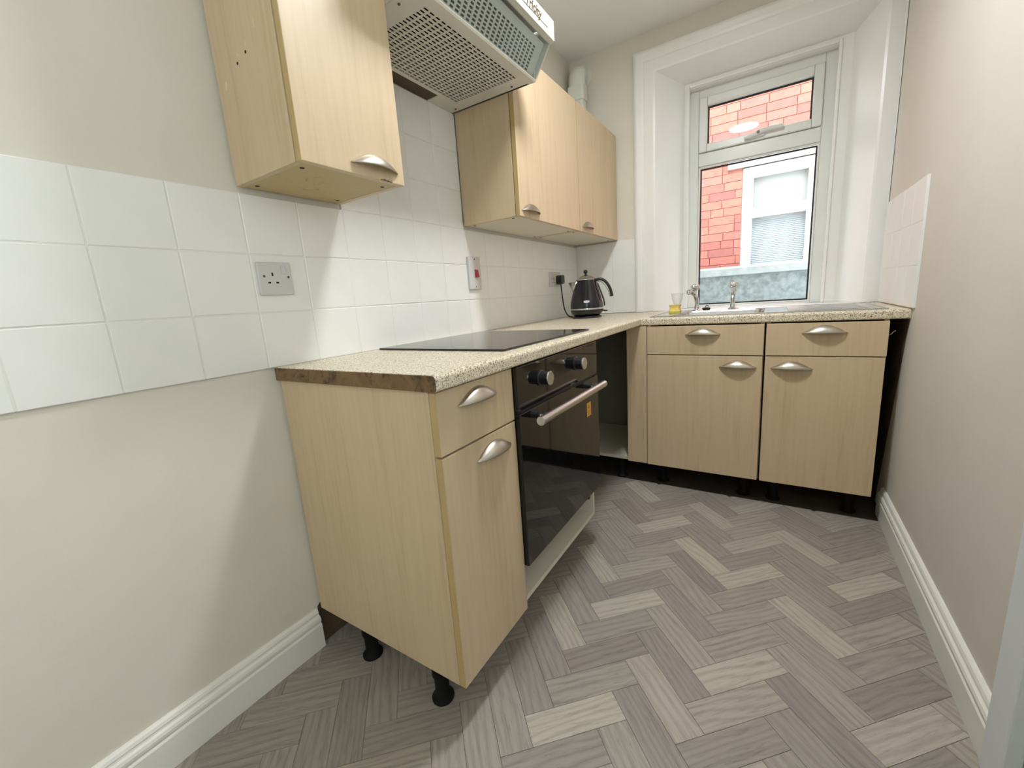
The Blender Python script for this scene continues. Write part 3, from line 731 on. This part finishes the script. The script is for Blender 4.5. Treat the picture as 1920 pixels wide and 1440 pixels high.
# --- two sink base units
def sink_unit(x0, x1, label, hdx, hrx):
    t = thing('sink_base_unit', label, 'cabinet', ((x0+x1)/2, 1.8, 0), 'maple base units')
    box('side_panel', (x0, x0+.015, FY+.020, 2.10, ZB, WTB), 'maple', t)
    box('side_panel', (x1-.015, x1, FY+.020, 2.10, ZB, WTB), 'maple', t)
    box('bottom_panel', (x0+.015, x1-.015, FY+.020, 2.10, ZB, ZB+.016), 'cream_board', t)
    box('front_rail', (x0+.015, x1-.015, FY+.020, FY+.036, .70, .73), 'maple_edge', t)
    dw = box('drawer_front', (x0+.0015, x1-.0015, FY, FY+.018, .718, WTB-.006), 'maple', t, .001)
    cup_handle((hdx, FY, .813), (0,-1,0), dw)
    dr = box('door', (x0+.0015, x1-.0035, FY, FY+.018, ZB, .713), 'maple', t, .001)
    cup_handle((hrx, FY, .660), (0,-1,0), dr)
    for x in (x0+.06, x1-.06): leg(x, 1.63, t)
    return t
sink_unit(.6405, 1.1455, 'wider maple sink unit, nearest the corner, with drawer above door', .897, 1.046)
sb = sink_unit(1.1515, 1.556, 'narrower maple sink unit beside the right wall with drawer above door', 1.355, 1.250)
tp = tube('tape_scrap', [(1.556, 1.545, .800), (1.563, 1.540, .803), (1.568, 1.538, .812), (1.575, 1.536, .818)], .006, 'tape', None, 8, org=(1.556, 1.545, .80), flat=(.12, 1.0), up=(0,0,1))
tp.parent = sb; tp.location = Vector(tp.location)-ORG[sb.name]

# ================================================================== WORKTOPS
def nose(f, sgn, zt=WT, zb=WTB, r=.011, n=6):
    """rounded front edge: list of (coord, z) from bottom to top"""
    out = []
    for k in range(n+1): a = -PI/2+k*PI/2/n; out.append((f-sgn*r+sgn*r*math.cos(a)*1.0, zb+r*.6+r*.6*math.sin(a)))
    for k in range(n+1): a = k*PI/2/n; out.append((f-sgn*r+sgn*r*math.cos(a), zt-r+r*math.sin(a)))
    return out
wt1 = thing('worktop', 'speckled cream worktop along the left wall with a raw cut end', 'worktop', (.3, 1.0, WT))
prism('slab', [(.0095, WTB)]+nose(WF, 1)+[(.0095, WT)], 'y', .0, D-.010, 'speckled_laminate', wt1)
prism('raw_end', [(.0100, WTB+.0005)]+[(a-.0012 if a > .5 else a, b) for a, b in nose(WF, 1, WT-.0016, WTB+.0005)]+[(.0100, WT-.0016)], 'y', -.0012, .0005, 'chipboard', wt1)
SX0, SX1, SY0, SY1 = .648, 1.552, 1.556, 2.045
hx0, hx1, hyA, hyB = SX0+.10, SX0+.49, SY0+.045, SY1-.115        # bowl opening
wt2 = thing('worktop', 'speckled cream worktop under the window carrying the sink', 'worktop', (1.1, 1.85, WT))
bm = bmesh.new()
pf = [(1.59, WTB)]+nose(YC, -1)[::1]+[(1.59, WT)]
A = [bm.verts.new((WF+.0006, p, q)) for p, q in pf]; B = [bm.verts.new((W-.001, p, q)) for p, q in pf]
for i in range(len(pf)): bm.faces.new((A[i], A[(i+1) % len(pf)], B[(i+1) % len(pf)], B[i]))
bm.faces.new(A); bm.faces.new(B[::-1])
for b in ((WF+.0006, W-.001, hyB+.004, D-.001, WTB, WT), (WF+.0006, hx0-.004, 1.59, hyB+.004, WTB, WT), (hx1+.004, W-.001, 1.59, hyB+.004, WTB, WT)): bm_box(bm, *b)
link_mesh('slab', finish(bm, 'slab'), 'speckled_laminate', wt2)
# ================================================================== HOB
hob = thing('hob', 'black glass hob set into the worktop above the oven', 'hob', (.302, .640, WT))
hb = box('glass', (.302-.262, .302+.262, .640-.295, .640+.295, WT+.0005, WT+.0065), 'hob_glass', hob, .0015)
hob.rotation_euler = (0, 0, math.radians(-1.6))
# ================================================================== SINK
sk = thing('sink', 'stainless steel inset sink with bowl and ridged drainer', 'sink', (1.1, 1.8, WT))
boxes('rim', [(SX0, SX1, SY0, hyA, WT, WT+.004), (SX0, SX1, hyB, SY1, WT, WT+.004), (SX0, hx0, hyA, hyB, WT, WT+.004), (hx1, SX1, hyA, hyB, WT, WT+.004)], 'steel', sk)
prof = []
bm = bmesh.new()
rings = []
for ins, zz in ((0, WT+.004), (.004, WT-.004), (.012, WT-.12), (.035, WT-.145), (.16, WT-.150)):
    rings.append([bm.verts.new((x, y, zz)) for x, y in rbox(hx0+ins, hx1-ins, hyA+ins, hyB-ins, max(.05-ins*.1, .01) if ins < .1 else .004, 4)])
for A, B in zip(rings, rings[1:]):
    for k in range(len(A)): bm.faces.new((A[k], A[(k+1) % len(A)], B[(k+1) % len(A)], B[k]))
bm.faces.new(rings[-1])
link_mesh('bowl', finish(bm, 'bowl'), 'steel', sk, smooth=True)
for k in range(9): box('drainer_ridge', (hx1+.09, SX1-.05, SY0+.06+k*.042, SY0+.066+k*.042, WT+.004, WT+.0065), 'steel', sk, .002)
boxes('raised_edge', [(SX0, SX1, SY0, SY0+.006, WT+.004, WT+.006), (SX0, SX1, SY1-.006, SY1, WT+.004, WT+.006), (SX0, SX0+.006, SY0+.006, SY1-.006, WT+.004, WT+.006), (SX1-.006, SX1, SY0+.006, SY1-.006, WT+.004, WT+.006)], 'steel', sk, .001)
ZK = WT+.004
def tap(x, y, ang, label):
    t = thing('tap', label, 'tap', (x, y, ZK), 'chrome pillar taps on the sink')
    d = Vector((math.cos(ang), math.sin(ang), 0)); P = lambda a, z: Vector((x, y, ZK))+d*a+Vector((0,0,z))
    lathe('base_flange', [(.024, 0), (.024, .003), (.018, .008), (.014, .012)], (x, y, ZK), 'chrome', t, 24)
    path = spline([P(0, .008), P(-.002, .035), P(.002, .065), P(.016, .090), P(.038, .104), P(.060, .106)], 6)
    body = tube('spout', path, [.0135-.004*math.sin(i/len(path)*PI)*0+(-.0015 if 4 < i < 20 else 0) for i in range(len(path))], 'chrome', t, 16)
    e = P(.060, .106); tube('outlet', [e-Vector((0,0,.010))+d*.001, e+Vector((0,0,.010))+d*.001], .0115, 'chrome', t, 16)
    c = P(.014, .128)
    lathe('valve_neck', [(.009, -.040), (.010, -.020), (.008, -.012)], c, 'chrome', t, 16)
    # fluted knob
    bm = bmesh.new(); rings = []
    for h, r in ((-.016, .010), (-.012, .018), (-.002, .022), (.010, .0215), (.018, .016), (.020, .004)):
        rings.append([bm.verts.new((c.x+r*(1+.09*math.cos(6*2*PI*k/36))*math.cos(2*PI*k/36), c.y+r*(1+.09*math.cos(6*2*PI*k/36))*math.sin(2*PI*k/36), c.z+h)) for k in range(36)])
    for A, B in zip(rings, rings[1:]):
        for k in range(36): bm.faces.new((A[k], A[(k+1) % 36], B[(k+1) % 36], B[k]))
    bm.faces.new(rings[0]); bm.faces.new(rings[-1])
    link_mesh('tap_knob', finish(bm, 'knob'), 'chrome', t, smooth=True)
    return t
tap(.803, 1.985, math.radians(-125), 'chrome sink tap on the left, beside the plastic cup')
tap(.983, 1.985, math.radians(-78), 'chrome sink tap on the right, in front of the window pane')
pl = thing('sink_plug', 'black rubber sink plug lying between the taps', 'plug', (.858, 1.975, ZK))
lathe('stopper', [(.016, 0), (.021, .006), (.022, .013), (.015, .016)], (.855, 1.975, ZK), 'black_plastic', pl, 20)
tube('ring', [(.858+.007*math.cos(a*PI/6), 1.975, ZK+.020+.007*math.sin(a*PI/6)) for a in range(0, 12)], .0022, 'black_plastic', pl, 8)
# sponge and clear cup
sp = thing('sponge', 'yellow and green waisted washing-up sponge on the sink rim', 'sponge', (.715, 1.84, ZK))
def waist(z0, z1, wv):
    bm = bmesh.new(); rings = []
    for t in range(7):
        f = t/6; k = 1-wv*math.sin(f*PI); rings.append([bm.verts.new((.715+(x-.715)*k, 1.84+(y-1.84)*k, z0+(z1-z0)*f)) for x, y in rbox(.685, .745, 1.815, 1.865, .008, 3)])
    for A, B in zip(rings, rings[1:]):
        for k in range(len(A)): bm.faces.new((A[k], A[(k+1) % len(A)], B[(k+1) % len(A)], B[k]))
    bm.faces.new(rings[0]); bm.faces.new(rings[-1][::-1]); return bm
link_mesh('scourer', finish(waist(ZK+.0005, ZK+.010, 0), 'scourer'), 'sponge_green', sp)
link_mesh('foam', finish(waist(ZK+.010, ZK+.044, .16), 'foam'), 'sponge_yellow', sp)
cp_ = lathe('plastic_cup', [(.0, .0), (.016, .0), (.019, .006), (.026, .030), (.030, .060), (.0315, .0605), (.0305, .059), (.0245, .028), (.017, .006), (.0, .003)], (.725, 1.842, ZK+.0445), 'clear_plastic', None, 28, org=(.725, 1.842, ZK+.0445))
tag(cp_, 'small clear plastic cup standing on the yellow sponge', 'cup')

# ================================================================== KETTLE
KX, KY = .222, 1.785
kt = thing('kettle', 'black and steel electric kettle in the far corner of the worktop', 'kettle', (KX, KY, WT))
lathe('power_base', [(.084, 0), (.088, .003), (.086, .010), (.070, .014)], (KX, KY, WT+.0005), 'black_plastic', kt, 40)
lathe('lower_body', [(.074, .014), (.086, .022), (.094, .034), (.097, .050)], (KX, KY, WT), 'kettle_black', kt, 40)
lathe('chrome_band', [(.0975, .050), (.0985, .053), (.0975, .058)], (KX, KY, WT), 'chrome', kt, 40)
body = lathe('body', [(.0965, .058), (.0970, .075), (.0945, .095), (.0885, .120), (.080, .150), (.0705, .180), (.0625, .205), (.0575, .222)], (KX, KY, WT), 'kettle_black', kt, 48)
lid = lathe('lid', [(.0585, .222), (.0585, .227), (.053, .229), (.044, .238), (.026, .248), (.010, .252), (.008, .254)], (KX, KY, WT), 'steel', kt, 40)
lathe('lid_knob', [(.006, .252), (.0055, .258), (.011, .264), (.0125, .268), (.0125, .271), (.0115, .272), (.0105, .277), (.006, .281), (.0, .282)], (KX, KY, WT), 'black_plastic', lid, 24)
# handle on the right
ha = math.radians(16); hd_ = Vector((math.cos(ha), math.sin(ha), 0))
K = lambda r, z: Vector((KX, KY, WT+z))+hd_*r
hp = spline([K(.050, .214), K(.078, .222), K(.104, .214), K(.126, .190), K(.142, .155), K(.150, .118)], 6)
hn = tube('handle', hp, .0115, 'black_plastic', kt, 14, flat=(.75, 1.25))
hs = tube('handle_strip', [p+Vector((0,0,0)) for p in spline([K(.052, .205), K(.076, .207), K(.096, .200), K(.114, .178), K(.130, .146), K(.139, .116)], 6)], .006, 'chrome', hn, 10, flat=(.5, 1.2))
tube('back_spine', spline([K(.060, .208), K(.070, .180), K(.084, .140), K(.096, .100), K(.1005, .060)], 6), .010, 'chrome', kt, 12, flat=(.5, 1.2))
tube('gauge', spline([K(.067, .200), K(.078, .172), K(.091, .136), K(.103, .098), K(.106, .066)], 6), .006, 'black_plastic', kt, 10, flat=(.5, 1.2))
tube('switch', [K(.095, .040), K(.112, .036), K(.122, .037)], [.010, .009, .006], 'black_plastic', kt, 12, flat=(.5, 1.4))
# spout on the left
sa = ha+PI; sdv = Vector((math.cos(sa), math.sin(sa), 0)); sv = Vector((-sdv.y, sdv.x, 0))
bm = bmesh.new(); S = lambda r, l, z: bm.verts.new(Vector((KX, KY, WT+z))+sdv*r+sv*l)
top = [S(.046, -.036, .216), S(.080, -.020, .214), S(.104, 0, .213), S(.080, .020, .214), S(.046, .036, .216)]
botm = [S(.074, -.018, .150), S(.076, -.010, .150), S(.078, 0, .150), S(.076, .010, .150), S(.074, .018, .150)]
for k in range(4): bm.faces.new((top[k], top[k+1], botm[k+1], botm[k]))
spo = link_mesh('spout', finish(bm, 'spout'), 'steel', kt, smooth=True); md = spo.modifiers.new('t', 'SOLIDIFY'); md.thickness = .002
# maker's plaque low on the body, facing the camera
pa = math.radians(-68); pd = Vector((math.cos(pa), math.sin(pa), 0)); pc = Vector((KX, KY, WT+.097))+pd*.0945
pq = Matrix((( -pd.y, 0, pd.x), (pd.x, 0, pd.y), (0, 1, 0)))
bm = bmesh.new(); pts = []
for k in range(24):
    a = 2*PI*k/24; u = .017*math.copysign(abs(math.cos(a))**.6, math.cos(a)); w = .0065*math.copysign(abs(math.sin(a))**.6, math.sin(a)); pts.append((u, w))
fa = [bm.verts.new(pc+(pq @ Vector((u, w, .0022-abs(u)*.08)))) for u, w in pts]; fb = [bm.verts.new(pc+(pq @ Vector((u, w, -.004)))) for u, w in pts]
bm.faces.new(fa)
for k in range(24): bm.faces.new((fa[k], fb[k], fb[(k+1) % 24], fa[(k+1) % 24]))
link_mesh('plaque', finish(bm, 'plaque'), 'plaque', body)

# ================================================================== SOCKETS AND SWITCH
def plate_x(name, label, cat, y0, y1, z0, z1, thick=.010):
    t = thing(name, label, cat, (TT, (y0+y1)/2, (z0+z1)/2), None)
    p = box('face_plate', (TT-.001, TT+thick, y0, y1, z0, z1), 'socket_plastic', t, .0035, 3)
    return t, p
def holes(parent, xs, yc, zc):
    for dy, dz, w, h in ((0, .011, .0045, .009), (-.011, -.011, .0075, .0042), (.011, -.011, .0075, .0042)):
        box('pin_hole', (xs-.0005, xs+.0004, yc+dy-w/2, yc+dy+w/2, zc+dz-h/2, zc+dz+h/2), 'dark_hole', parent)
def screw(parent, xs, yc, zc): lathe('screw', [(.0032, -.001), (.0032, .0006), (.0, .0008)], (xs, yc, zc), 'screw_dark', parent, 12, 'x', smooth=False)
s1, p1 = plate_x('wall_socket', 'single white wall socket on the tiles under the first wall unit', 'socket', -.003, .089, 1.096, 1.184)
xs = TT+.010
holes(p1, xs, .035, 1.140); screw(p1, xs, .012, 1.146); screw(p1, xs, .079, 1.144)
box('rocker', (xs-.002, xs+.003, .060, .073, 1.152, 1.174), 'socket_plastic', p1, .0015)
s2, p2 = plate_x('cooker_switch', 'tall white cooker switch with a red rocker on the tiles', 'switch', .918, 1.006, 1.095, 1.241, .012)
xs2 = TT+.012
prism('rocker', [(xs2-.001, 1.148), (xs2+.009, 1.150), (xs2+.003, 1.183), (xs2-.001, 1.184)], 'y', .958, .980, 'red_rocker', p2)
screw(p2, xs2, .962, 1.229); screw(p2, xs2, .962, 1.107)
s3, p3 = plate_x('double_socket', 'double white wall socket behind the kettle', 'socket', 1.725, 1.871, 1.100, 1.186)
holes(p3, xs, 1.768, 1.134); screw(p3, xs, 1.745, 1.146); screw(p3, xs, 1.851, 1.146)
box('rocker', (xs-.002, xs+.003, 1.760, 1.773, 1.156, 1.176), 'socket_plastic', p3, .0015)
box('rocker', (xs-.002, xs+.003, 1.822, 1.835, 1.156, 1.176), 'socket_plastic', p3, .0015)
pg = thing('kettle_plug', 'black plug and cable of the kettle in the double socket', 'plug', (.05, 1.828, 1.137))
prism('plug_body', [(a, b) for a, b in rbox(1.804, 1.852, 1.112, 1.166, .012)], 'x', xs+.0005, xs+.036, 'black_plastic', pg)
tube('cable', spline([(xs+.020, 1.828, 1.113), (xs+.022, 1.832, 1.07), (xs+.024, 1.842, 1.00), (xs+.030, 1.850, .950), (xs+.050, 1.845, .918), (.092, 1.832, .9065), (.130, 1.8155, .9055)], 8), .0040, 'black_plastic', pg, 10)

# ================================================================== CEILING LAMP
LX, LY = .862, .70
lp = thing('ceiling_lamp', 'round flush white ceiling lamp over the middle of the kitchen', 'lamp', (LX, LY, CEIL))
lathe('lamp_base', [(.130, 0), (.130, -.046), (.126, -.050), (.120, -.050), (.119, -.046)], (LX, LY, CEIL), 'white_plastic', lp, 48)
lathe('diffuser', [(.1185, -.040), (.1185, -.0465), (.10, -.050), (.06, -.053), (0, -.054)], (LX, LY, CEIL), 'lamp_diffuser', lp, 48)

# ================================================================== OUTSIDE: yard, boundary wall, neighbour's house
NY = 4.10
gd = box('yard_ground', (-3.0, 5.0, YO, NY+3, -.4, -.3), 'paving'); tag(gd, 'pale paved yard outside the window', 'yard')
yw = thing('yard_wall', 'grey green rendered yard wall with pale coping outside the window', 'wall', (1.0, 3.2, -.3))
box('render', (-1.6, 3.8, 3.21, 3.36, -.3, 1.103), 'render_green', yw)
for k in range(5): box('coping_stone', (-1.6+k*1.08, -1.6+(k+1)*1.08-.006, 3.185, 3.385, 1.103, 1.160), 'coping_pale', yw, .004)
boxes('coping_cap', [(-1.6, 3.8, 3.19, 3.38, 1.160, 1.172)], 'coping_edge', yw)
bw = thing('brick_house', "neighbour's red brick house wall beyond the yard wall", 'house', (1.0, NY, -.3))
wx0, wx1, wz0, wz1 = .868, 1.466, .95, 2.085      # neighbour's window opening
lx0, lz0, lz1 = .748, 2.085, 2.30                # its lintel
CH, BL, MJ = .0748, .2235, .006
boxes('mortar_bed', [(-2.2, wx0, NY+.006, NY+.25, -.3, 4.3), (wx1, 4.6, NY+.006, NY+.25, -.3, 4.3), (wx0, wx1, NY+.006, NY+.25, -.3, wz0), (wx0, wx1, NY+.006, NY+.25, wz1, 4.3)], 'mortar', bw)
bmesh_cache = {}
rest = bmesh.new(); nb = 0
r0 = 1.2335
for ri in range(-20, 41):
    z0 = r0+ri*CH
    if z0 < -.3 or z0 > 4.2: continue
    off = (.0 if ri % 2 else BL/2)+(.018 if ri % 3 == 0 else 0)
    x = -2.2+off-BL
    while x < 4.5:
        # Flemish-like mix: now and then a header
        ln = BL if random.random() > .22 else BL/2
        a0, a1, b0, b1 = x, x+ln-MJ, z0, z0+CH-MJ; x += ln
        segs = [(a0, a1)]
        def cut(segs, c0, c1):
            out = []
            for p, q in segs:
                if q <= c0 or p >= c1: out.append((p, q)); continue
                if p < c0: out.append((p, c0))
                if q > c1: out.append((c1, q))
            return out
        if b1 > wz0 and b0 < wz1: segs = cut(segs, wx0, wx1)
        if b1 > lz0+.004 and b0 < lz1-.004: segs = cut(segs, lx0, wx1+.12)
        if b1 > wz0-.14 and b0 < wz0: segs = cut(segs, wx0-.08, wx1+.08)
        for p, q in segs:
            if q-p < .02 or p < -2.2: continue
            bb = (p, q, NY+random.uniform(-.002, .002), NY+.05, b0, b1)
            if p < 1.75 and q > .22 and b1 > 1.08 and b0 < 2.85:
                key = (round(q-p, 3), round(b1-b0, 4))
                if key not in bmesh_cache:
                    m_ = bmesh.new(); bm_box(m_, -(q-p)/2, (q-p)/2, 0, .05, -(b1-b0)/2, (b1-b0)/2); me = finish(m_, 'brick'); me.materials.append(MATS['red_brick']); bmesh_cache[key] = me
                o = bpy.data.objects.new('brick', bmesh_cache[key]); COL.objects.link(o); o.parent = bw
                o.location = Vector(((p+q)/2, bb[2], (b0+b1)/2))-ORG[bw.name]; nb += 1
            else: bm_box(rest, *bb)
ro = link_mesh('brickwork', finish(rest, 'brickwork'), 'red_brick', bw); ro['kind'] = 'stuff'
box('lintel', (lx0, wx1+.12, NY-.02, NY+.12, lz0, lz1), 'stone_white', bw, .004)
box('sill', (wx0-.08, wx1+.08, NY-.06, NY+.12, wz0-.14, wz0), 'stone_white', bw, .006)
nw = thing('neighbour_window', 'white framed window with lowered blind in the brick house', 'window', (1.25, NY+.05, wz0))
yn = NY+.03
FO, SO = .048, .090                            # frame and frame + sash widths
boxes('outer_frame', [(wx0, wx0+FO, yn, yn+.07, wz0, wz1), (wx1-FO, wx1, yn, yn+.07, wz0, wz1), (wx0+FO, wx1-FO, yn, yn+.07, wz1-.06, wz1), (wx0+FO, wx1-FO, yn, yn+.07, wz0, wz0+.06)], 'white_frame', nw, .006)
box('transom', (wx0+FO, wx1-FO, yn+.004, yn+.06, 1.668, 1.706), 'white_frame', nw, .006)
def nsash(name, z0, z1): boxes(name, [(wx0+FO, wx0+SO, yn+.012, yn+.06, z0, z1), (wx1-SO, wx1-FO, yn+.012, yn+.06, z0, z1), (wx0+SO, wx1-SO, yn+.012, yn+.06, z1-.035, z1), (wx0+SO, wx1-SO, yn+.012, yn+.06, z0, z0+.02)], 'white_frame', nw, .004)
nsash('upper_sash', 1.706, wz1-.06); nsash('lower_sash', wz0+.06, 1.668)
box('pane', (wx0+SO, wx1-SO, yn+.045, yn+.049, 1.726, wz1-.095), 'window_glass', nw)
box('pane', (wx0+SO, wx1-SO, yn+.045, yn+.049, wz0+.08, 1.633), 'window_glass', nw)
box('net_blind', (wx0+.03, wx1-.03, yn+.10, yn+.104, 1.62, wz1-.02), 'net_blind', nw)
bm = bmesh.new(); z = wz0+.03
while z < 1.69:
    v = [bm.verts.new(p) for p in ((wx0+.04, yn+.098, z), (wx1-.04, yn+.098, z), (wx1-.04, yn+.106, z+.0150), (wx0+.04, yn+.106, z+.0150))]; bm.faces.new(v); z += .0165
bl = link_mesh('blind_slats', finish(bm, 'slats'), 'slat_blue', nw); bl['kind'] = 'stuff'
box('blind_back', (wx0+.02, wx1-.02, yn+.135, yn+.14, wz0+.01, wz1-.01), 'slat_blue', nw)
